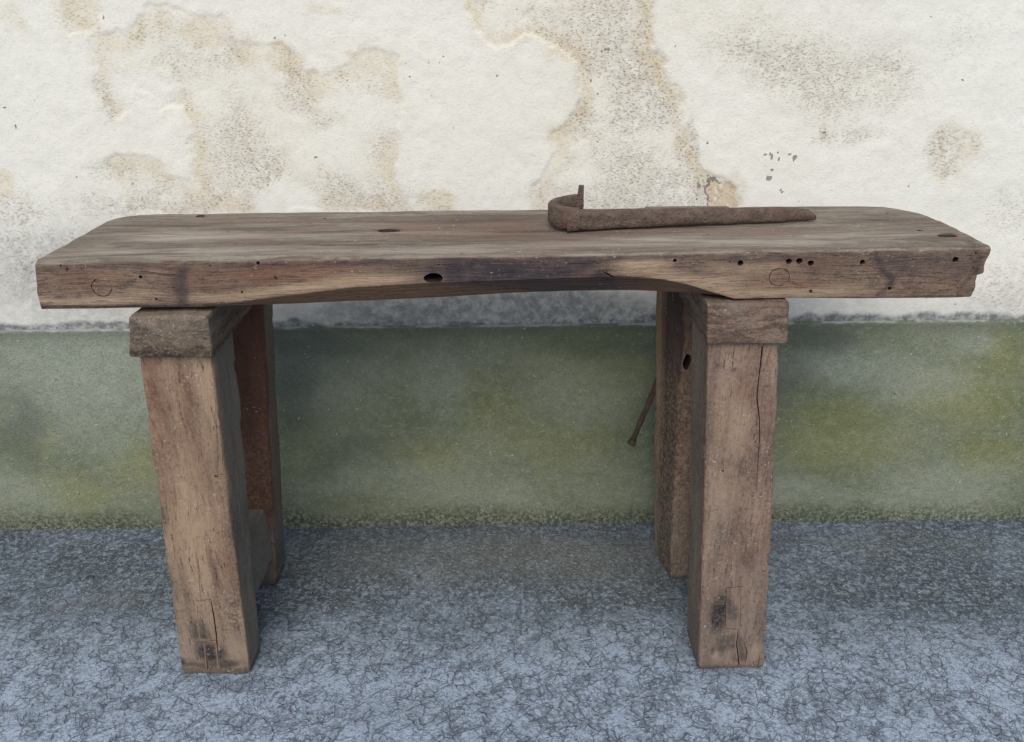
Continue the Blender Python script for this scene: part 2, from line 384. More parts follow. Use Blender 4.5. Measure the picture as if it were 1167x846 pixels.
# ------------------------------------------------------------------ ground
gx = np.concatenate([[-60, -30, -14, -7, -4, -2.6], np.arange(-1.7, 1.7001, .01), [2.6, 4, 7, 14, 30, 60]])
gy = np.concatenate([[-60, -30, -14, -7, -4, -2.2, -1.5], np.arange(-.9, .6001, .01), [1, 2, 5, 12, 30, 60]])
X, Y, Fc = grid(gx, gy)
hz = (fbm(X*3, Y*3, 4, 1)-.5)*.006 + (fbm(X*24, Y*24, 3, 9)-.5)*.0022
inv = (np.abs(X) < 1.69) & (Y > -.89) & (Y < .59)
Z = np.where(inv, hz, 0)-.001
ground = mesh('ground', np.stack([X, Y, Z], 1), Fc, GRD); ground['kind'] = 'structure'
def G(px, py): q = at(px, py, 'z', 0); return q[0], q[1]
wx = X+(fbm(X*7, Y*7, 3, 21)-.5)*.16; wy = Y+(fbm(X*7, Y*7, 3, 31)-.5)*.12
near = sstep(-.06, .30, wy)
dirt_shade = near*.95*(.5+fbm(X*5, Y*5, 3, 41))
for px, py, rx, ry, s in [(150, 640, .18, .07, .35), (400, 665, .24, .07, .6), (560, 640, .30, .06, .4), (730, 630, .16, .10, .85), (900, 660, .22, .10, .75), (1040, 640, .2, .08, .55),
                          (600, 735, .05, .03, .5), (330, 690, .10, .06, .6), (760, 690, .10, .08, .5), (60, 690, .2, .06, .4), (480, 640, .3, .05, .4), (940, 700, .18, .06, .5), (1000, 790, .12, .04, .25), (450, 800, .12, .03, .3), (90, 800, .2, .03, .25)]:
    c = G(px, py); dirt_shade = np.maximum(dirt_shade, s*blob(wx, wy, c, (rx, ry), 1.5))
brown = np.zeros_like(X)
for px, py, rx, ry, s in [(600, 635, .45, .09, 1.0), (1000, 620, .3, .04, .5), (420, 618, .2, .06, .5), (760, 640, .14, .1, .5), (120, 680, .12, .05, .5), (980, 612, .2, .04, .4), (240, 625, .15, .06, .4)]:
    c = G(px, py); brown = np.maximum(brown, s*blob(wx, wy, c, (rx, ry), 1.5))
seam = sstep(.475, .512, Y+(fbm(X*14, Y*14, 3, 45)-.5)*.05)*.9
for fx, fy, r in ((-.60, .05, .10), (.435, .05, .10), (-.60, .33, .10), (.42, .34, .10)): seam = np.maximum(seam, .6*blob(wx, wy, (fx, fy), (r, r*.85), .8))  # contact shade painted on the ground round each post foot
dirt_shade = np.maximum(dirt_shade, seam)
attr(ground, 'dirt_shade', np.clip(dirt_shade, 0, 1)); attr(ground, 'brown', brown)

# ------------------------------------------------------------------ wall (plaster above, plinth below)
wall = empty('wall', (0, YP, 0), 'old lime plastered wall with peeling ochre stains above a green stained plinth', 'wall')
def slab_from_grid(name, xs, zs, yfn, yback, mat, zbot=None):
    X, Zz, Fc = grid(xs, zs); Yv = yfn(X, Zz); V = list(np.stack([X, Yv, Zz], 1)); nx, nz = len(xs), len(zs); b = len(V)
    c = [0, nx-1, nx*nz-1, nx*(nz-1)]
    rim = [i for i in range(nx)]+[j*nx+nx-1 for j in range(1, nz)]+[nx*(nz-1)+i for i in range(nx-2, -1, -1)]+[j*nx for j in range(nz-2, 0, -1)]
    for i in rim: p = V[i]; V.append(np.array([p[0], yback, p[2]]))
    n = len(rim)
    for k in range(n): Fc.append((rim[k], rim[(k+1) % n], b+(k+1) % n, b+k))
    Fc.append(tuple(b+k for k in range(n)))
    o = mesh(name, V, Fc, mat, None); return o
xs = np.concatenate([[-8, -5, -3, -2], np.arange(-1.5, 1.5001, .004), [2, 3, 5, 8]])
zs = np.concatenate([[ZL-.03, ZL-.015], np.arange(ZL-.005, 1.34, .004), [1.45, 1.7, 2.2, 3.2]])
def WP(px, py): q = at(px, py, 'y', YW); return q[0], q[2]
P1 = [WP(*p) for p in [(536, -60), (538, 30), (553, 47), (600, 42), (640, 58), (656, 75), (655, 110), (640, 128), (622, 150), (632, 172), (612, 205), (600, 250), (700, 300), (846, 250), (843, 222), (800, 190), (787, 160), (780, 110), (748, 62), (742, -60)]]
P2 = [WP(*p) for p in [(70, -60), (69, 42), (108, 44), (112, 80), (109, 108), (128, 138), (150, 120), (160, 95), (180, 110), (182, 128), (212, 128), (220, 155), (222, 210), (150, 180), (120, 190), (150, 245), (470, 245), (448, 190), (456, 110), (455, 62), (430, 58), (402, 66), (368, 88), (350, 84), (342, 66), (300, 52), (268, 45), (258, 22), (190, 14), (165, 15), (150, 32), (120, 36), (112, -60)]]
P3 = [WP(*p) for p in [(790, 40), (850, 8), (900, 20), (960, 30), (1040, 40), (1060, 90), (1050, 120), (980, 130), (960, 155), (930, 165), (900, 130), (840, 110), (805, 75)]]
P4 = [WP(*p) for p in [(1064, 148), (1090, 135), (1116, 145), (1112, 175), (1090, 198), (1072, 212), (1066, 180)]]
P6 = [WP(*p) for p in [(806, 212), (812, 204), (822, 208), (834, 206), (838, 222), (840, 250), (806, 250)]]
HOLES = [WP(*p) for p in [(385, 170), (420, 130), (170, 105), (330, 235)]]
def masks(X, Zz):
    wx = X+(fbm(X*13, Zz*13, 5, 3)-.5)*.06+(fbm(X*60, Zz*60, 2, 8)-.5)*.012; wz = Zz+(fbm(X*13, Zz*13, 5, 13)-.5)*.06+(fbm(X*60, Zz*60, 2, 18)-.5)*.012
    d1, d2, d3, d4 = [polysdf(wx, wz, P) for P in (P1, P2, P3, P4)]
    d6 = polysdf(X+(fbm(X*60, Zz*60, 3, 5)-.5)*.02, Zz+(fbm(X*60, Zz*60, 3, 6)-.5)*.02, P6)
    n = fbm(X*16, Zz*16, 4, 71); n2 = fbm(X*6, Zz*6, 3, 72)
    grey = np.zeros_like(X); ochre = np.zeros_like(X)
    for d, gs, osb in ((d1, .50, .50), (d2, .40, .36), (d4, .45, .25)):
        ins = 1-sstep(-.016, .004, d); band = np.exp(-((d+.015)/.021)**2)*(.55+.45*n/.5)
        grey = np.maximum(grey, ins*gs*sstep(.3, .66, n)); ochre = np.maximum(ochre, ins*.30*(.4+n)*sstep(.3, .7, n2+.15)+band*osb*(.5+.8*n2))
    ins3 = 1-sstep(-.09, .03, d3); grey = np.maximum(grey, ins3*.52*(.45+.8*n)); ochre = np.maximum(ochre, ins3*.25)
    for px, py, rx, ry, s in [(88, 18, .045, .05, .8), (225, 40, .05, .035, .75), (282, 62, .03, .04, .65), (325, 70, .05, .025, .75), (363, 98, .022, .03, .75), (425, 70, .05, .022, .6), (120, 40, .05, .02, .4),
                              (500, 230, .048, .030, .75), (631, 150, .022, .022, .85), (655, 60, .05, .03, .6), (590, 40, .06, .02, .5), (640, 10, .16, .03, .4), (4, 205, .03, .03, .7), (735, 40, .02, .05, .5),
                              (835, 215, .02, .03, .6), (1100, 168, .02, .025, .5), (10, 20, .03, .03, .5), (370, 5, .03, .015, .5), (880, 60, .12, .05, .25), (820, 30, .14, .06, .25)]:
        ochre = np.maximum(ochre, s*blob(wx, wz, WP(px, py), (rx, ry), .9)*(.55+.6*n))
    for px, py, rx, ry, s in [(800, 222, .04, .03, .7), (725, 90, .05, .04, .7), (720, 190, .07, .06, .55), (690, 225, .1, .03, .55), (270, 170, .08, .06, .55), (310, 195, .04, .04, .6), (120, 115, .02, .05, .5), (130, 200, .06, .02, .4),
                              (150, 235, .16, .03, .45), (400, 225, .12, .04, .5), (430, 155, .03, .05, .4), (640, 225, .07, .03, .45), (900, 75, .09, .06, .5), (940, 150, .018, .014, .8), (1072, 165, .02, .04, .6), (960, 155, .07, .02, .5), (990, 90, .1, .06, .4),
                              (790, 155, .012, .05, .6), (60, 300, .25, .09, .4), (10, 240, .1, .05, .45), (480, 230, .05, .03, .3), (1150, 330, .1, .1, .35), (1155, 240, .06, .06, .3), (1100, 40, .04, .05, .25)]:
        grey = np.maximum(grey, s*blob(wx, wz, WP(px, py), (rx, ry), 1.3)*(.5+.8*n))
    for c in HOLES: h = blob(wx, wz, c, (.065, .045), .7); grey = grey*(1-h*.9); ochre = ochre*(1-h)
    side = sstep(1.25, 1.6, np.abs(X)); g0 = sstep(.5, .7, n2)*side; grey = np.maximum(grey, g0*.5)
    bare = (1-sstep(-.001, .002, d6))
    for px, py, r in [(822, 214, .004), (816, 228, .003), (829, 236, .003), (812, 240, .004)]: bare = bare*(1-blob(X, Zz, WP(px, py), (r, r*1.6), .5))
    chip = np.exp(-((d6)/.0022)**2)*(n > .45)*.9
    for px, py, rx, ry in [(873, 176, 3, 2), (879, 179, 2.6, 5.5), (887, 173.5, 3, 1.8), (872, 190, 1.6, 2), (888, 182, 1.6, 3), (905.5, 181, 2.4, 5.5), (901, 177, 2, 1.5), (876, 203, 3.4, 4.4), (880, 195, 2, 3), (891, 218, 1.2, 5), (940, 152, 3.4, 2.2),
                           (808, 205, 2, 7), (797, 212, 3, 5), (18, 142, 1.6, 7), (118, 20, 2, 2), (298, 29, 2, 1.6), (566, 87, 2.4, 1.6), (314, 45, 1.6, 1.4), (4, 122, 1.4, 2), (87, 203, 1.4, 1.4), (150, 210, 1.6, 1.6), (360, 180, 2, 3), (692, 57, 4, 1.6)]:
        c = WP(px, py); s = 1/560
        chip = np.maximum(chip, blob(X+(fbm(X*160, Zz*160, 2, 4)-.5)*.008, Zz+(fbm(X*160, Zz*160, 2, 44)-.5)*.008, c, (rx*s*.82, ry*s*.82), .6))
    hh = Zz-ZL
    damp_shade = (1-sstep(.004, .022, hh+(n-.5)*.03))*.9 + (1-sstep(.01, .14, hh+(n-.5)*.08))*.30
    damp_shade = np.maximum(damp_shade, .5*blob(wx, wz, (-.9, .63), (.35, .14), 1.4)); damp_shade = np.maximum(damp_shade, .85*blob(wx, wz, (-.02, .57), (.50, .075), 1.0))  # strip between the posts: mould stain plus bench-top shade painted in
    return ochre, grey, bare, chip, np.clip(damp_shade, 0, 1), d1, d2
def ywall(X, Zz):
    o, g, b, c, dm, d1, d2 = masks(X, Zz)
    y = YW+(fbm(X*4, Zz*4, 3, 2)-.5)*.005+(fbm(X*30, Zz*30, 3, 12)-.5)*.0025
    y = y+(1-sstep(-.003, .002, d1))*.0025+(1-sstep(-.003, .002, d2))*.0018+g*.0015+b*.002
    ins = (np.abs(X) < 1.49) & (Zz < 1.335)
    return np.where(ins, y, YW+.002)
X, Zz, _ = grid(xs, zs)
plaster = slab_from_grid('plaster', xs, zs, ywall, YW+.35, WALL)
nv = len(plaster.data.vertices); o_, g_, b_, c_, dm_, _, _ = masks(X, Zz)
for nme, a in (('ochre', o_), ('grey', g_), ('bare', b_), ('chip', c_), ('damp_shade', dm_)):
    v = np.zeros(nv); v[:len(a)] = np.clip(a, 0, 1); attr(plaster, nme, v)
keep(plaster, wall)

ZT = np.array([ZL-.001, ZL])
def yplinth(X, Zz):
    t = np.clip((Zz-(ZL-.007))/.007, 0, 1)
    y = YP+(fbm(X*2.5, Zz*4, 3, 52)-.5)*.004+(fbm(X*34, Zz*34, 3, 53)-.5)*.002 + (1-np.sqrt(1-t**2))*.008 + (fbm(X*30, X*0+3, 3, 54)-.5)*.002*t
    return np.where((np.abs(X) < 1.49), y, YP)
zs2 = np.concatenate([np.arange(-.02, ZL-.009, .006), np.linspace(ZL-.008, ZL, 7)])
plinth = slab_from_grid('plinth', xs, zs2, yplinth, YW+.36, PLI)
cc = coords(plinth); X, Zz = cc[:, 0], cc[:, 2]
wx = X+(fbm(X*6, Zz*6, 4, 61)-.5)*.16; wz = Zz+(fbm(X*6, Zz*6, 4, 62)-.5)*.12
def PP(px, py): q = at(px, py, 'y', YP); return q[0], q[2]
def blobs(L, k=1.3):
    a = np.zeros_like(X)
    for px, py, rx, ry, s in L: a = np.maximum(a, s*blob(wx, wz, PP(px, py), (rx, ry), k))
    return a
pale = blobs([(110, 430, .26, .16, .9), (60, 400, .12, .05, .6), (380, 430, .14, .07, .3), (490, 450, .06, .08, .4), (650, 440, .12, .08, .4), (960, 420, .16, .06, .75), (1040, 440, .14, .06, .6), (900, 560, .2, .05, .5), (1060, 560, .2, .06, .5), (400, 550, .2, .05, .4), (560, 570, .2, .03, .3), (20, 560, .1, .05, .4), (1110, 390, .08, .03, .5)])
olive = blobs([(200, 520, .14, .07, .8), (90, 555, .12, .05, .6), (560, 470, .12, .09, .45), (640, 500, .14, .06, .45), (670, 420, .16, .10, .55), (480, 520, .08, .04, .5), (1100, 450, .14, .09, .85), (960, 500, .14, .07, .75), (1120, 520, .1, .07, .7), (1150, 400, .06, .06, .8), (30, 500, .05, .04, .4), (330, 510, .06, .1, .3)])
dark = blobs([(14, 490, .035, .08, .42), (350, 400, .13, .035, .5), (930, 385, .10, .04, .6), (700, 390, .2, .03, .35), (400, 520, .12, .05, .25), (900, 440, .04, .1, .3), (330, 440, .04, .12, .35)])  # dark stains, plus the bench top's shadow painted near the upper edge
dark = np.maximum(dark, .55*sstep(.50, .545, Zz)*(.3+fbm(X*7, Zz*3, 3, 77)))
low = (1-sstep(.0, .075, Zz+(fbm(X*9, Zz*9, 3, 63)-.5)*.06))
lip = sstep(ZL-.0035, ZL-.0015, Zz+(fbm(X*50, Zz*0, 3, 66)-.5)*.006)*sstep(.30, .5, fbm(X*22, X*0+1, 4, 67))*.6  # broken pale line: edge highlight painted along the ledge
for nme, a in (('pale', pale), ('olive', olive), ('dark', dark), ('low', low), ('lip', lip)): attr(plinth, nme, np.clip(a, 0, 1))
keep(plinth, wall)

# ------------------------------------------------------------------ workbench
H = .853
bench = empty('workbench', (0, .16, 0), 'heavy old wooden workbench of thick weathered timber standing before the plastered wall', 'workbench')

# slab: a worn closed loft along x
def slab():
    x0, x1 = -.752, .758
    nx = 300; tx = np.linspace(0, 1, nx)
    def zt(x): return .8495+(x+.75)/1.5*.0075
    def zbot(x):  # underside at front
        return .7705+.002*(x+.75)+.012*np.exp(-((x-.14)/.28)**2)
    def zbev(x):  # where the wany under-bevel starts on the front face
        a = np.interp(x, [-.76, -.5, -.46, -.35, -.25, -.12, .05, .18, .24, .28, .32, .36, .76],
                      [.776, .775, .777, .792, .803, .809, .814, .8165, .811, .802, .789, .777, .776]); return a
    V = []
    NF = 26
    ringlen = None
    for i, t in enumerate(tx):
        x = x0+(x1-x0)*t
        zT, zB, zV = zt(x), zbot(x), zbev(x)
        dep = np.interp(x, [-.76, -.5, -.3, .0, .2, .30, .36, .76], [.0015, .002, .022, .030, .030, .018, .002, .001])
        yb = np.interp(x, [-.752, -.747, -.738, -.72, -.66, 0, .5, .68, .715, .735, .750, .758], [.292, .315, .334, .344, .347, .332, .325, .320, .308, .288, .262, .225])
        ring = []
        for s in np.linspace(0, 1, 16): ring.append((.006+dep*s*(2-s) if 0 else .0+dep*s, zV+(zB-zV)*s))                # bevel, down
        ring = ring[::-1]                                                                    # from bottom up
        for s in np.linspace(0, 1, NF)[1:]: ring.append((0, zV+(zT-.004-zV)*s))               # front face up
        ring += [(.0012, zT-.0015), (.004, zT)]
        for s in np.linspace(0, 1, 46)[1:]: ring.append((.004+(yb-.008)*s, zT))               # top, back
        ring += [(yb-.0012, zT-.0015), (yb, zT-.004)]
        for s in np.linspace(0, 1, 12)[1:]: ring.append((yb, zT-.004+(zB+.004-zT)*s))          # back down
        for s in np.linspace(0, 1, 24)[1:-1]: ring.append((yb+(dep-yb)*s, zB))                # underside forward
        V.append([(x, y, z) for y, z in ring])
    V = np.array(V); n = V.shape[1]
    # ends: slightly irregular, the right lower corner broken away
    Zc = V[:, :, 2]; Xc = V[:, :, 0]; Yc = V[:, :, 1]
    # left end slants: wider at top
    endw = np.clip((-Xc-.70)/.052, 0, 1); V[:, :, 0] += endw*(-.006*0+.004*(fbm(Yc*14, Zc*30, 3, 5)-.5)) - endw*.008*(1-(Zc-.77)/.08)
    V[:, :, 0] -= np.clip((-Xc-.62)/.13, 0, 1)*np.interp(Yc, [0, .2, .286, .33], [0, .009, .015, .012])*.9
    er = np.clip((Xc-.70)/.058, 0, 1)
    V[:, :, 0] += er*np.interp(Yc, [0, .12, .2], [0, .006, .003])
    notch = er*np.where(Zc < .812, -.009-.005*np.clip((.790-Zc)/.02, 0, 1), 0)+er*(fbm(Yc*20, Zc*40, 3, 6)-.5)*.008
    V[:, :, 0] += notch
    V[:, :, 1] += er**2*np.where(Yc < .03, .006, 0)
    return V, n
V, n = slab(); R = V.shape[0]
F2 = []
for i in range(R-1):
    for j in range(n): F2.append((i*n+j, i*n+(j+1) % n, (i+1)*n+(j+1) % n, (i+1)*n+j))
P = V.reshape(-1, 3).copy()
def cap(idx, flip):   # closes an end with a fan of rings so that it can be roughened
    base = [idx*n+j for j in range(n)]; c = P[base].mean(0)
    global PL
    last = base
    for s in (.12, .3, .55, .8):
        st = len(PL); 
        for b in base: PL.append(P[b]*(1-s)+c*s)
        cur = [st+j for j in range(n)]
        for j in range(n): F2.append((last[j], last[(j+1) % n], cur[(j+1) % n], cur[j]))
        last = cur
    F2.append(tuple(last))
PL = [p for p in P]; cap(0, False); cap(R-1, True)
P = np.array(PL)
nz = fbm(P[:, 0]*6, P[:, 1]*30+P[:, 2]*30, 4, 81)-.5; nf = fbm(P[:, 0]*30, P[:, 1]*60+P[:, 2]*60, 3, 82)-.5
frontm = (P[:, 1] < .05); topm = P[:, 2] > .843
P[:, 1] += np.where(P[:, 1] < .05, nz*.004+nf*.0018, 0)+np.where(P[:, 1] > .2, nz*.006, 0)
P[:, 2] += np.where(topm, nz*.0035+nf*.0008, 0)+np.where(P[:, 2] < .80, nz*.003, 0)
# dents: slow hollow in the worn top, chipped arris
P[:, 2] -= np.where(topm, .0018*blob(P[:, 0], P[:, 1], (.0, .12), (.5, .12), 1.6), 0)
edge = topm & (P[:, 1] < .008); P[:, 2] -= np.where(edge, sstep(.56, .72, fbm(P[:, 0]*18, P[:, 0]*0, 3, 84))*.004, 0)
beds = (P[:, 2] > .846) & (P[:, 1] > .315) & (P[:, 0] > .26) & (P[:, 0] < .42); P[:, 2] += np.where(beds, .004, 0)
top = mesh('bench_top', P, F2, SLAB)
# masks while the mesh is still regular
cc = coords(top); X, Y, Zz = cc.T
def FP(px, py): q = at(px, py, 'y', 0); return q[0], q[2]
wx = X+(fbm(X*9, Zz*20+Y*12, 3, 91)-.5)*.06; wz = Zz+(fbm(X*14, Zz*30+Y*12, 3, 92)-.5)*.012
tm = sstep(.842, .8465, Zz-(X+.75)/1.5*.0075+.0)*sstep(-.004, .004, Y+.001*0)
tm = np.where(Zz > .8455+(X+.75)/1.5*.0075, 1, 0)*1.0
fr = (Y < .045)
def fb(L, k=1.0):
    a = np.zeros_like(X)
    for px, py, rx, ry, s in L: a = np.maximum(a, s*blob(wx, wz, FP(px, py), (rx, ry), k))
    return a*fr
zv = np.interp(X, [-.76, -.5, -.46, -.35, -.25, -.12, .05, .18, .24, .28, .32, .36, .76], [.776, .775, .777, .792, .803, .809, .814, .8165, .811, .802, .789, .777, .776])
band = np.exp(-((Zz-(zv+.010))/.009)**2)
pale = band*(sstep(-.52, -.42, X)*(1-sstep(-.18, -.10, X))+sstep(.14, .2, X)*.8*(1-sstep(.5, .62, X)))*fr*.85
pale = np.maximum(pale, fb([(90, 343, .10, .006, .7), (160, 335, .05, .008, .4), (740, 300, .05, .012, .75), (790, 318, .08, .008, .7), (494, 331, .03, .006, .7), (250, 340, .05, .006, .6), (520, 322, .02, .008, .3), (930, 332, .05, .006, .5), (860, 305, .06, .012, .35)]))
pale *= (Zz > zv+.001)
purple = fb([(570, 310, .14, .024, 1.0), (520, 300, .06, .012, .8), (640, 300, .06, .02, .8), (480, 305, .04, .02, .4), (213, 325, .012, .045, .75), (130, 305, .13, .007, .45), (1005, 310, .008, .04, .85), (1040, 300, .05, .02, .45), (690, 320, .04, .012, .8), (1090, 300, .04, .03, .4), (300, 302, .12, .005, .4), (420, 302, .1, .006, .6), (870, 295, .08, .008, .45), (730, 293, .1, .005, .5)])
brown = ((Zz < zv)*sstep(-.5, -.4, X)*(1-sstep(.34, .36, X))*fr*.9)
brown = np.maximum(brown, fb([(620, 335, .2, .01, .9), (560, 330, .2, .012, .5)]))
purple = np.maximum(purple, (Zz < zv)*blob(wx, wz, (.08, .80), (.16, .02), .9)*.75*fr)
red = fb([(330, 312, .11, .018, .55), (230, 318, .06, .02, .35), (380, 320, .05, .01, .4), (100, 320, .05, .02, .3), (890, 325, .05, .016, .35), (600, 330, .05, .01, .2)])
tx_ = X; 
def TP(px, py): q = at(px, py, 'z', H); return q[0], q[1]
wy = Y+(fbm(X*5, Y*22, 3, 95)-.5)*.05
light = np.zeros_like(X); dk = np.zeros_like(X)
for px, py, rx, ry, s in [(220, 268, .16, .03, .9), (330, 285, .2, .02, .6), (420, 265, .2, .015, .6), (480, 285, .16, .015, .6), (800, 275, .2, .012, .9), (700, 280, .1, .01, .6), (960, 270, .12, .02, .5), (150, 285, .12, .02, .5), (560, 280, .1, .01, .5), (880, 278, .1, .012, .7)]:
    light = np.maximum(light, s*blob(X+(wx-X)*2, wy, TP(px, py), (rx, ry), 1.4)*tm)
for px, py, rx, ry, s in [(560, 262, .16, .07, .9), (660, 262, .12, .04, .7), (560, 250, .2, .03, .6), (300, 250, .1, .02, .3), (750, 262, .1, .03, .4)]:
    red = np.maximum(red, s*blob(X+(wx-X)*2, wy, TP(px, py), (rx, ry), 1.5)*tm)
for px, py, rx, ry, s in [(443, 261, .021, .012, .95), (1079, 271, .018, .008, .95), (228, 244, .01, .008, .8), (390, 278, .09, .004, .7), (560, 250, .10, .02, .35), (470, 277, .05, .004, .5), (1000, 255, .08, .03, .3), (600, 262, .08, .006, .5), (290, 247, .06, .004, .4), (560, 246, .1, .006, .3)]:  # dark streaks, plus shade painted over the holes in the upper face
    dk = np.maximum(dk, s*blob(X+(wx-X), wy, TP(px, py), (rx, ry), 1.2)*tm)
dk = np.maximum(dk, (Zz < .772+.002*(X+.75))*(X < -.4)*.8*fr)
dk = np.maximum(dk, fb([(1118, 296, .012, .03, .5), (687, 312, .012, .005, .9), (700, 318, .012, .004, .7), (150, 322, .01, .004, .7), (50, 350, .3, .003, .7)]))
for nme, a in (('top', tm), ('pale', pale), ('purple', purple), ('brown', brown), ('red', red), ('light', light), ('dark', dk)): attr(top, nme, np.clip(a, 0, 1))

# holes, dowel rings and cracks in the slab
CV, CF = [], []
def hole(px, py, r, depth=.05, el=1.0, seg=14, tilt=0):
    x, z = FP(px, py); b = len(CV)
    for y, s in ((-.02, 1.0), (depth, .8)):
        for k in range(seg):
            th = 2*pi*k/seg; rr = r*(1+.05*sin(3*th+px)+.05*cos(2*th))
            CV.append((x+rr*el*cos(th), y, z+rr*sin(th)+tilt*y))
    for k in range(seg): CF.append((b+k, b+(k+1) % seg, b+seg+(k+1) % seg, b+seg+k))
    CF.append(tuple(range(b, b+seg))); CF.append(tuple(range(b+seg, b+2*seg)))
hole(494, 317, .0085, .07, 1.75, 22)
for px, py, r in [(769, 297, .003), (844, 300, .0045), (899, 298, .0045), (911, 297.5, .0050), (924, 300, .0048), (983, 299, .0042), (1089, 296, .0048), (1113, 289, .0018), (1014, 329, .003), (924, 332, .0022), (294, 300, .0028), (69, 303, .0016), (160, 316, .0028), (178, 341, .002), (276, 333, .0018), (500, 302, .0016)]:
    hole(px, py, r, .03)
def ring_groove(px, py, rx, rz, a0, a1, w=.0016, d=.004, seg=26):
    x, z = FP(px, py); pts = [(x+rx*cos(radians(a0+(a1-a0)*k/seg))*(1+.03*sin(k)), z+rz*sin(radians(a0+(a1-a0)*k/seg))) for k in range(seg+1)]
    wedge(CV, CF, pts, [w*(.5+.6*abs(sin(k*.7))) for k in range(seg+1)], d, 0)
ring_groove(115.5, 328, .0155, .0145, 100, 350, .0024)
ring_groove(888, 316, .0160, .0145, -30, 300, .0020, .004)
def line(pts, w, d=.004, L=None): 
    wedge(CV, CF, [FP(*p) for p in pts], w, d, 0)
line([(126, 326), (131, 327), (138, 330), (144, 329)], [.0006, .0014, .001, .0005])
line([(985, 301), (1000, 306), (1018, 309), (1033, 308)], [.0006, .0014, .0012, .0005])
line([(1080, 327), (1088, 325), (1094, 330)], [.0006, .002, .0005])
line([(686, 309), (692, 312), (697, 315), (703, 316)], [.001, .006, .005, .001], .004)
line([(560, 300), (600, 301), (640, 299)], [.0004, .0008, .0004])
# dog holes and gouges in the upper face
def thole(px, py, rx, ry, depth, seg=18, pw=2.0):
    x, y = TP(px, py); b = len(CV)
    for z, s in ((H+.03, 1.0), (H-depth, .75)):
        for k in range(seg):
            th = 2*pi*k/seg; CV.append((x+rx*s*cos(th)*(1+.1*sin(2*th+px)), y+ry*s*sin(th)*(1+.12*cos(3*th)), z))
    for k in range(seg): CF.append((b+k, b+(k+1) % seg, b+seg+(k+1) % seg, b+seg+k))
    CF.append(tuple(range(b, b+seg))); CF.append(tuple(range(b+seg, b+2*seg)))
thole(443, 261.5, .023, .013, .05); thole(1079, 271.5, .020, .009, .03); thole(228, 244.5, .010, .010, .006); thole(370, 248, .004, .004, .003); thole(1048, 265, .006, .004, .004)
cut(top, CV, CF); keep(top, bench)

# bearers, posts, stretchers -------------------------------------------------
def zeros(o, **k):
    cc = coords(o)
    for nme in ('pale', 'dark', 'grey', 'red', 'dust'):
        attr(o, nme, np.clip(k[nme](cc), 0, 1) if nme in k else np.zeros(len(cc)))
W_FL = mat_wood('tan_post_wood', 'z', (.310, .212, .150), (.200, .126, .089), (.080, .050, .036), 1)
W_FR = mat_wood('grey_brown_post_wood', 'z', (.275, .192, .150), (.175, .114, .088), (.075, .048, .038), 2)
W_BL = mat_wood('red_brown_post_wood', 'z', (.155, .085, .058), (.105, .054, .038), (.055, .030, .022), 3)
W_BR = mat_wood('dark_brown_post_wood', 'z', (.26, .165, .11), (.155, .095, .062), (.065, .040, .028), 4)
W_CAP = mat_wood('grey_end_grain', 'y', (.200, .148, .108), (.105, .076, .056), (.042, .030, .022), 5, end=.6, streak=.6)
W_CAR = mat_wood('brown_end_grain', 'y', (.235, .165, .125), (.145, .098, .075), (.075, .050, .038), 6, end=-.12, streak=.6)
W_STR = mat_wood('stretcher_wood', 'y', (.22, .19, .17), (.155, .135, .12), (.09, .075, .065), 7)

def wb(cc, L, k=1.0, amp=(.03, .05)):
    x = cc[:, 0]+(fbm(cc[:, 0]*16, cc[:, 2]*8, 3, 101)-.5)*amp[0]; z = cc[:, 2]+(fbm(cc[:, 0]*16, cc[:, 2]*8, 3, 102)-.5)*amp[1]
    a = np.zeros(len(cc))
    for px, py, rx, rz, s in L: a = np.maximum(a, s*blob(x, z, FP(px, py), (rx, rz), k))
    return a

def foot(V, z0=.018, seed=0):   # worn, rounded and slightly ragged at the ground
    V = V.copy(); t = 1-np.clip(V[:, 2]/z0, 0, 1); c = V.mean(0)
    return V

# front left post: corners in ring order (front-left, front-right, back-right, back-left), bottom then top
YF = .0
post_fl = beam('front_post', [(-.668, .004, -.002), (-.530, .004, -.002), (-.528, .068, -.002), (-.662, .10, -.002)],
               [(-.6165, .0, .700), (-.4965, .0, .700), (-.4955, .118, .700), (-.615, .125, .700)], W_FL, None, 150, 18, .0045, .0026, (14, 14, 3), seed=1)
zeros(post_fl, grey=lambda c: np.maximum(np.where((c[:, 1] > .012) & (c[:, 0] > -.60), .95, 0), .42*(1-sstep(.05, .30, c[:, 2]+(fbm(c[:, 0]*20, c[:, 2]*6, 3, 7)-.5)*.2))), pale=lambda c: wb(c, [(240, 470, .02, .12, .45), (225, 560, .03, .1, .35), (215, 630, .03, .1, .4), (235, 430, .02, .05, .5), (270, 740, .02, .03, .5)]),
      dark=lambda c: np.maximum(wb(c, [(240, 745, .030, .024, 1.0), (228, 725, .016, .035, .8), (206, 757, .008, .010, .9), (255, 757, .03, .012, .8), (232, 760, .05, .006, .7), (265, 700, .008, .06, .35), (195, 680, .006, .08, .35), (245, 655, .004, .03, .4), (240, 640, .006, .03, .3), (262, 610, .01, .05, .3), (244, 500, .003, .05, .35), (262, 470, .006, .012, .5), (186, 590, .008, .02, .5)], .9, (.012, .02)), np.where(c[:, 2] < .012, .5, 0)),
      red=lambda c: wb(c, [(175, 460, .02, .09, .38), (222, 520, .012, .10, .25), (205, 450, .01, .06, .2)]), dust=lambda c: np.where((c[:, 1] < .012), .12, 0)+.5*wb(c, [(260, 700, .03, .05, .8)]))
CV, CF = [], []
line([(240, 684), (243, 700), (246, 722), (249, 762)], [.0016, .0036, .0036, .0012], .02)
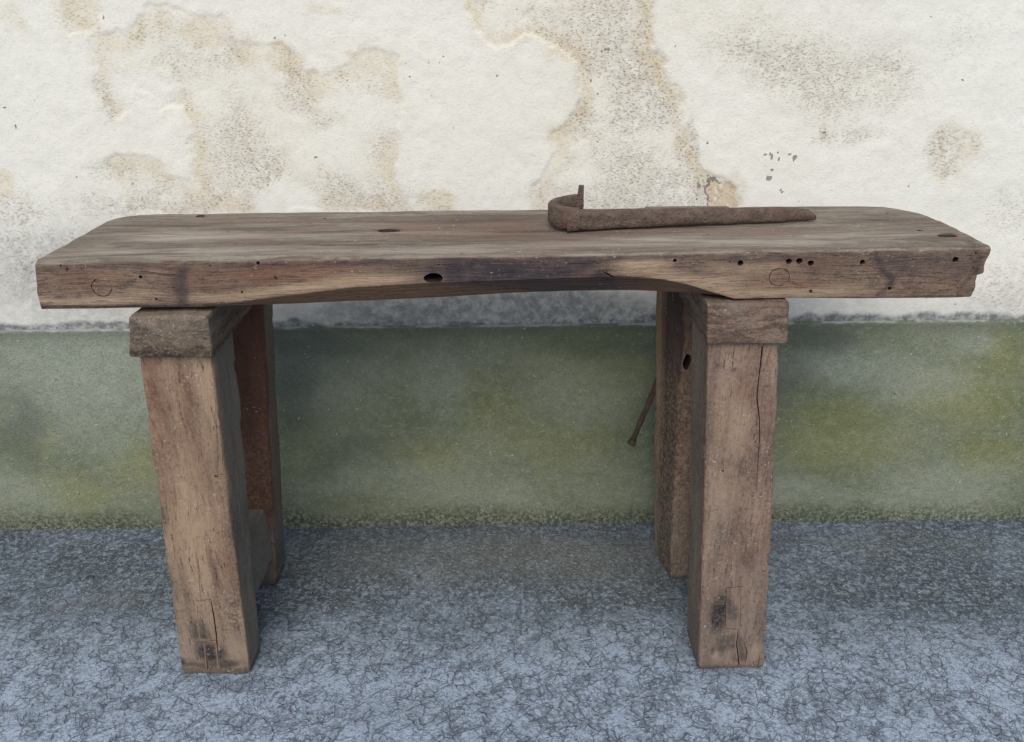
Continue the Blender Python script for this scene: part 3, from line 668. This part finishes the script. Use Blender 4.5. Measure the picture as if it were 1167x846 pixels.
line([(223, 686), (240, 684)], [.0014, .0020], .004); line([(224, 731), (246, 731)], [.0016, .0018], .004); line([(224, 690), (226, 731)], [.0011, .0014], .003)
line([(224, 612), (226, 650), (228, 683)], [.0003, .0011, .0005], .006); line([(239, 543), (255, 541)], [.0006, .0011], .003)
line([(245, 455), (247, 500), (248, 545)], [.0003, .0006, .0003], .002); line([(205, 430), (207, 480)], [.0002, .0005], .002)
line([(233, 735), (236, 765)], [.0016, .0034], .012)
cut(post_fl, CV, CF); keep(post_fl, bench); post_fl['label'] = 'tan front post, the broader faced one at the left end'

post_fr = beam('front_post', [(.367, .004, -.002), (.4995, .002, -.002), (.4995, .115, -.002), (.3655, .112, -.002)],
               [(.3225, .0, .708), (.4435, .0, .708), (.4435, .12, .708), (.3225, .118, .708)], W_FR, None, 150, 18, .004, .0024, (14, 14, 3), seed=2)
zeros(post_fr, grey=lambda c: np.maximum(np.maximum(.45*np.where((c[:, 1] > .02) & (c[:, 0] < .38), 1, 0), .40*(1-sstep(.05, .34, c[:, 2]+(fbm(c[:, 0]*20, c[:, 2]*6, 3, 8)-.5)*.2))), wb(c, [(838, 745, .03, .03, .5), (820, 600, .02, .1, .25)])),
      dark=lambda c: np.maximum(wb(c, [(822, 698, .018, .045, 1.0), (835, 735, .03, .02, .6), (845, 752, .012, .014, .8), (868, 700, .008, .06, .35), (825, 740, .01, .03, .6), (850, 640, .012, .018, .3), (838, 700, .012, .02, .5), (815, 710, .01, .03, .5), (846, 748, .008, .02, .7), (812, 745, .006, .01, .7), (806, 500, .004, .2, .25), (822, 415, .004, .004, .8), (838, 420, .003, .003, .9)], .9, (.012, .02)), np.where(c[:, 2] < .010, .5, 0)),
      red=lambda c: wb(c, [(858, 640, .014, .03, .45), (850, 440, .02, .03, .35), (878, 600, .01, .1, .3)]), pale=lambda c: wb(c, [(820, 752, .02, .012, .8), (862, 745, .008, .02, .4), (835, 480, .03, .08, .25), (825, 560, .02, .05, .3)]),
      dust=lambda c: np.where(c[:, 1] > .01, .35, .15))
CV, CF = [], []
line([(869, 395), (867, 415), (864, 440), (863, 455), (866, 480), (866, 500), (864, 530), (862, 562)], [.0034, .0028, .0024, .0032, .0024, .0020, .0014, .0005], .02)
line([(828, 671), (845, 670)], [.0022, .0026], .004); line([(828, 672), (827, 716)], [.0022, .0026], .004); line([(827, 718), (843, 719)], [.0020, .0022], .004); line([(845, 672), (844, 716)], [.0010, .0014], .003)
line([(842, 719), (840, 735), (843, 760)], [.0016, .0036, .0040], .014); line([(849, 735), (852, 745), (850, 757)], [.0014, .0036, .0014], .01)
cut(post_fr, CV, CF); keep(post_fr, bench); post_fr['label'] = 'grey brown front post with a long crack, at the right end'

post_bl = beam('back_post', [(-.672, .279, -.002), (-.5485, .279, -.002), (-.552, .365, -.002), (-.672, .365, -.002)],
               [(-.600, .232, .767), (-.4725, .232, .767), (-.4760, .322, .767), (-.600, .322, .767)], W_BL, None, 90, 12, .007, .002, (14, 14, 3), seed=3)
def FB(c, z): return np.clip(c[:, 2], 0, 1)
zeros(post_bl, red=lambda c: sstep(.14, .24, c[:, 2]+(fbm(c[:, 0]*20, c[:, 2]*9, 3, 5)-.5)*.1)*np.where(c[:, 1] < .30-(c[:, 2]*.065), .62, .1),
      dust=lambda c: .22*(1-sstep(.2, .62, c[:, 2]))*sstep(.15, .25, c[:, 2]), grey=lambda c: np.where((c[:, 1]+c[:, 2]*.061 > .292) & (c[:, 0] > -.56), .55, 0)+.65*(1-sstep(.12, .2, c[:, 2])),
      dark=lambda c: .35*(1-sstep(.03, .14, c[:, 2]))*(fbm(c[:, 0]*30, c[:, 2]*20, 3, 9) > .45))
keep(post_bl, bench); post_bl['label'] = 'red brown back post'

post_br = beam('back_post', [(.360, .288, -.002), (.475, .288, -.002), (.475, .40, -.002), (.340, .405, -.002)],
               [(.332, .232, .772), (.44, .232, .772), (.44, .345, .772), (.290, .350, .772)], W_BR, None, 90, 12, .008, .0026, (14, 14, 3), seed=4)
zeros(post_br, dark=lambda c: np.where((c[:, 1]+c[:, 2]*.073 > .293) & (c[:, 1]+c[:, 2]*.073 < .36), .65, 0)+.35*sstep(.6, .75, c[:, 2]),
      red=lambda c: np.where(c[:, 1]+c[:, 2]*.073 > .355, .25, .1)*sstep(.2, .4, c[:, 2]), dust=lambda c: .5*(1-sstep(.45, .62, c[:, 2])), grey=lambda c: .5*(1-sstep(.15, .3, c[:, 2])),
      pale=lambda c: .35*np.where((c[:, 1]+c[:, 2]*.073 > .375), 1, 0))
def BP(px, py, y): q = at(px, py, 'y', y); return q[0], q[2]
CV, CF = [], []
b0 = BP(782, 411, .255); seg = 16
for y, s in ((.22, 1), (.30, .6)):
    for k in range(seg): th = 2*pi*k/seg; CV.append((b0[0]+.0085*s*cos(th)*(1+.25*sin(2*th)), y, b0[1]+.020*s*sin(th)))
for k in range(seg): CF.append((k, (k+1) % seg, seg+(k+1) % seg, seg+k))
CF.append(tuple(range(seg))); CF.append(tuple(range(seg, 2*seg)))
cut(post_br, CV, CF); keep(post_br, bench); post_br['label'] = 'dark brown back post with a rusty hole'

cap_l = beam('bearer', [(-.6285, -.012, .690), (-.4935, -.012, .689), (-.487, -.012, .762), (-.6155, -.012, .760)],
             [(-.618, .23, .692), (-.4935, .23, .692), (-.487, .23, .768), (-.6155, .23, .768)], W_CAP, None, 50, 14, .003, .0030, (14, 6, 14), seed=5)
zeros(cap_l, grey=lambda c: .35*sstep(.70, .75, c[:, 2]), dark=lambda c: .35*wb(c, [(180, 400, .04, .01, 1), (210, 375, .02, .01, .8)]), dust=lambda c: .2+0*c[:, 0], pale=lambda c: .3*np.where(c[:, 2] > .757, 1, 0))
keep(cap_l, bench); cap_l['label'] = 'grey bearer block end'
cap_r = beam('bearer', [(.3195, -.012, .7035), (.4505, -.012, .7025), (.4455, -.012, .7735), (.3135, -.012, .7735)],
             [(.3195, .23, .7035), (.4505, .23, .7035), (.4455, .23, .7745), (.3135, .23, .7745)], W_CAR, None, 50, 14, .0026, .0018, (14, 6, 14), seed=6)
zeros(cap_r, grey=lambda c: wb(c, [(820, 368, .02, .04, .7), (830, 350, .03, .015, .5)]), dark=lambda c: .25*wb(c, [(850, 388, .05, .006, 1)]), dust=lambda c: .15+0*c[:, 0])
keep(cap_r, bench); cap_r['label'] = 'brown bearer block end'

for sx, xa, xb, yb in ((-1, -.635, -.545, .30), (1, .405, .465, .31)):
    st = beam('stretcher', [(xa, .06, .082), (xb, .06, .082), (xb, .06, .215), (xa, .06, .215)], [(xa, yb, .082), (xb, yb, .082), (xb, yb, .215), (xa, yb, .215)], W_STR, None, 30, 8, .004, .001, seed=7+sx)
    zeros(st, grey=lambda c: .5+0*c[:, 0]); keep(st, bench)

# iron bolt sticking out past the back right post
BOLT = mat_iron('brown_iron', (.05, .04, .03), (.08, .06, .042), (.025, .02, .016))
V, Fc = [], []
pa = at(752, 428, 'y', .375); pb = at(721, 503, 'y', .36)
pa = pa+(pa-pb)*.25
tube(V, Fc, [pa*(1-t)+pb*t+np.array([0, 0, .0012*sin(t*9)]) for t in np.linspace(0, 1, 14)], [.0064+.0007*sin(k*2.1) for k in range(14)], 12)
bolt = mesh('bolt', V, Fc, BOLT); keep(bolt, bench)
V, Fc = [], []
dr = (pb-pa)/np.linalg.norm(pb-pa)
pc = pb-dr*.004; tube(V, Fc, [pc, pc+dr*.002, pc+dr*.010, pc+dr*.013], [.0075, .0098, .0105, .008], 7)
bh = mesh('bolt_head', V, Fc, BOLT, None, False); bh.parent = bolt; bh.matrix_parent_inverse = Matrix.Identity(4)

# ------------------------------------------------------------------ holdfast lying on the bench
hf = empty('holdfast', (.3, .17, H), 'rusty forged iron holdfast with a hooked end lying on the bench top', 'holdfast')
V = []; Fc = []
stt = np.linspace(0, 1, 60); seg = 20
zt = lambda x: .8495+(x+.75)/1.5*.0075
for t in stt:
    x = .098+(.548-.098)*t; y = .158+.045*t+.004*sin(t*5)
    r = np.interp(t, [0, .03, .1, .3, .7, .92, .97, 1], [.0165, .0170, .0160, .0150, .0140, .0115, .0095, .004])
    sq = np.interp(t, [0, .25, .6, 1], [1.0, .75, .25, .15])     # square at the hook, round further on
    z = zt(x)+r*.97+np.interp(t, [0, .5, 1], [.0, .001, .002])
    for k in range(seg):
        th = 2*pi*k/seg+.1; c_, s_ = cos(th), sin(th); q = (abs(c_)**(2+4*sq)+abs(s_)**(2+4*sq))**(-1/(2+4*sq))
        V.append((x, y+c_*q*r*1.05, z+s_*q*r))
n = seg
for i in range(len(stt)-1):
    for k in range(n): Fc.append((i*n+k, i*n+(k+1) % n, (i+1)*n+(k+1) % n, (i+1)*n+k))
Fc.append(tuple(range(n))); Fc.append(tuple(range((len(stt)-1)*n, len(stt)*n)))
V = np.array(V); d = n3(V, (30, 60, 60), 3, 7)*.0022; V[:, 2] += d; V[:, 1] += d
sh = mesh('shank', V, Fc, IRON); keep(sh, hf)
# arm: flat band on edge, sweeping round to the back
def band(name, path, hh, th, zc, seg=8):
    V = []; Fc = []; n = len(path)
    for i, p in enumerate(path):
        t = np.array(path[min(i+1, n-1)])-np.array(path[max(i-1, 0)]); t = t/np.linalg.norm(t); nn = np.array([-t[1], t[0]])
        h = hh[i]/2; w = th[i]/2; c = .25*w
        for a, b in ((-w, -h+c), (-w, h-c), (-w+c, h), (w-c, h), (w, h-c), (w, -h+c), (w-c, -h), (-w+c, -h)):
            V.append((p[0]+nn[0]*a, p[1]+nn[1]*a, zc[i]+b))
    for i in range(n-1):
        for k in range(8): Fc.append((i*8+k, i*8+(k+1) % 8, (i+1)*8+(k+1) % 8, (i+1)*8+k))
    Fc.append(tuple(range(8))); Fc.append(tuple(range((n-1)*8, n*8)))
    V = np.array(V); V += (n3(V, (40, 40, 40), 3, 12)*.0012)[:, None]
    return mesh(name, V, Fc, IRON)
cp = [(.120, .158), (.104, .157), (.090, .163), (.079, .177), (.075, .196), (.078, .216), (.088, .236), (.104, .252), (.124, .264)]
pp = []; 
for i in range(len(cp)-1):
    for s in np.linspace(0, 1, 6)[:-1]: pp.append((cp[i][0]*(1-s)+cp[i+1][0]*s, cp[i][1]*(1-s)+cp[i+1][1]*s))
pp.append(cp[-1]); k = len(pp); u = np.linspace(0, 1, k)
arm = band('arm', pp, np.interp(u, [0, .2, .5, .8, 1], [.034, .037, .033, .025, .023]), np.interp(u, [0, .2, .5, 1], [.034, .024, .016, .011]), H+np.interp(u, [0, .2, .5, .8, 1], [.0205, .022, .0245, .029, .031])); keep(arm, hf)
pz = np.linspace(0, 1, 9)
V = []; Fc = []
for i, t in enumerate(pz):
    z = H+.002+t*.056; w = np.interp(t, [0, .4, .6, 1], [.012, .014, .011, .0085])/2; dd = np.interp(t, [0, .4, 1], [.016, .020, .012])/2
    x = .128+.004*t; y = .266
    for a, b in ((-w, -dd), (w, -dd), (w, dd), (-w, dd)): V.append((x+a, y+b, z))
for i in range(len(pz)-1):
    for k in range(4): Fc.append((i*4+k, i*4+(k+1) % 4, (i+1)*4+(k+1) % 4, (i+1)*4+k))
Fc.append((0, 1, 2, 3)); Fc.append(tuple(range(32, 36)))
pad = mesh('pad', V, Fc, IRON, None, False); keep(pad, hf)

# ------------------------------------------------------------------ crumbs on the ground
def crumb(name, px, py, r, mat, label, cat, sx=1.0, seed=0):
    x, y = G(px, py); bm = bmesh.new(); bmesh.ops.create_icosphere(bm, subdivisions=2, radius=r); rnd = random.Random(seed)
    for v in bm.verts:
        v.co *= 1+rnd.uniform(-.22, .22); v.co.x *= sx; v.co.z *= .6
    me = bpy.data.meshes.new(name); bm.to_mesh(me); bm.free(); me.materials.append(mat)
    o = bpy.data.objects.new(name, me); S.collection.objects.link(o); o.location = (x, y, r*.45); o['label'] = label; o['category'] = cat; return o
DRK = mat_plain('dark_stone', (.03, .028, .025), (.07, .065, .06))
crumb('pebble', 536, 601, .0042, DRK, 'tiny dark pebble against the foot of the wall under the bench', 'pebble', 1, 1)
crumb('pebble', 477, 658, .0036, DRK, 'tiny dark pebble out on the concrete between the bench legs', 'pebble', 1.2, 2)
V, Fc = [], []
x, y = G(98, 659); x2, y2 = G(107, 658)
tube(V, Fc, [(x, y, .002), ((x+x2)/2, (y+y2)/2+.001, .004), (x2, y2, .003)], [.0012, .0026, .0022], 6)
tw = mesh('twig', [(v[0]-x, v[1]-y, v[2]) for v in V], Fc, DRK); tw.location = (x, y, 0)
tw['label'] = 'short black twig scrap on the concrete left of the bench'; tw['category'] = 'twig'
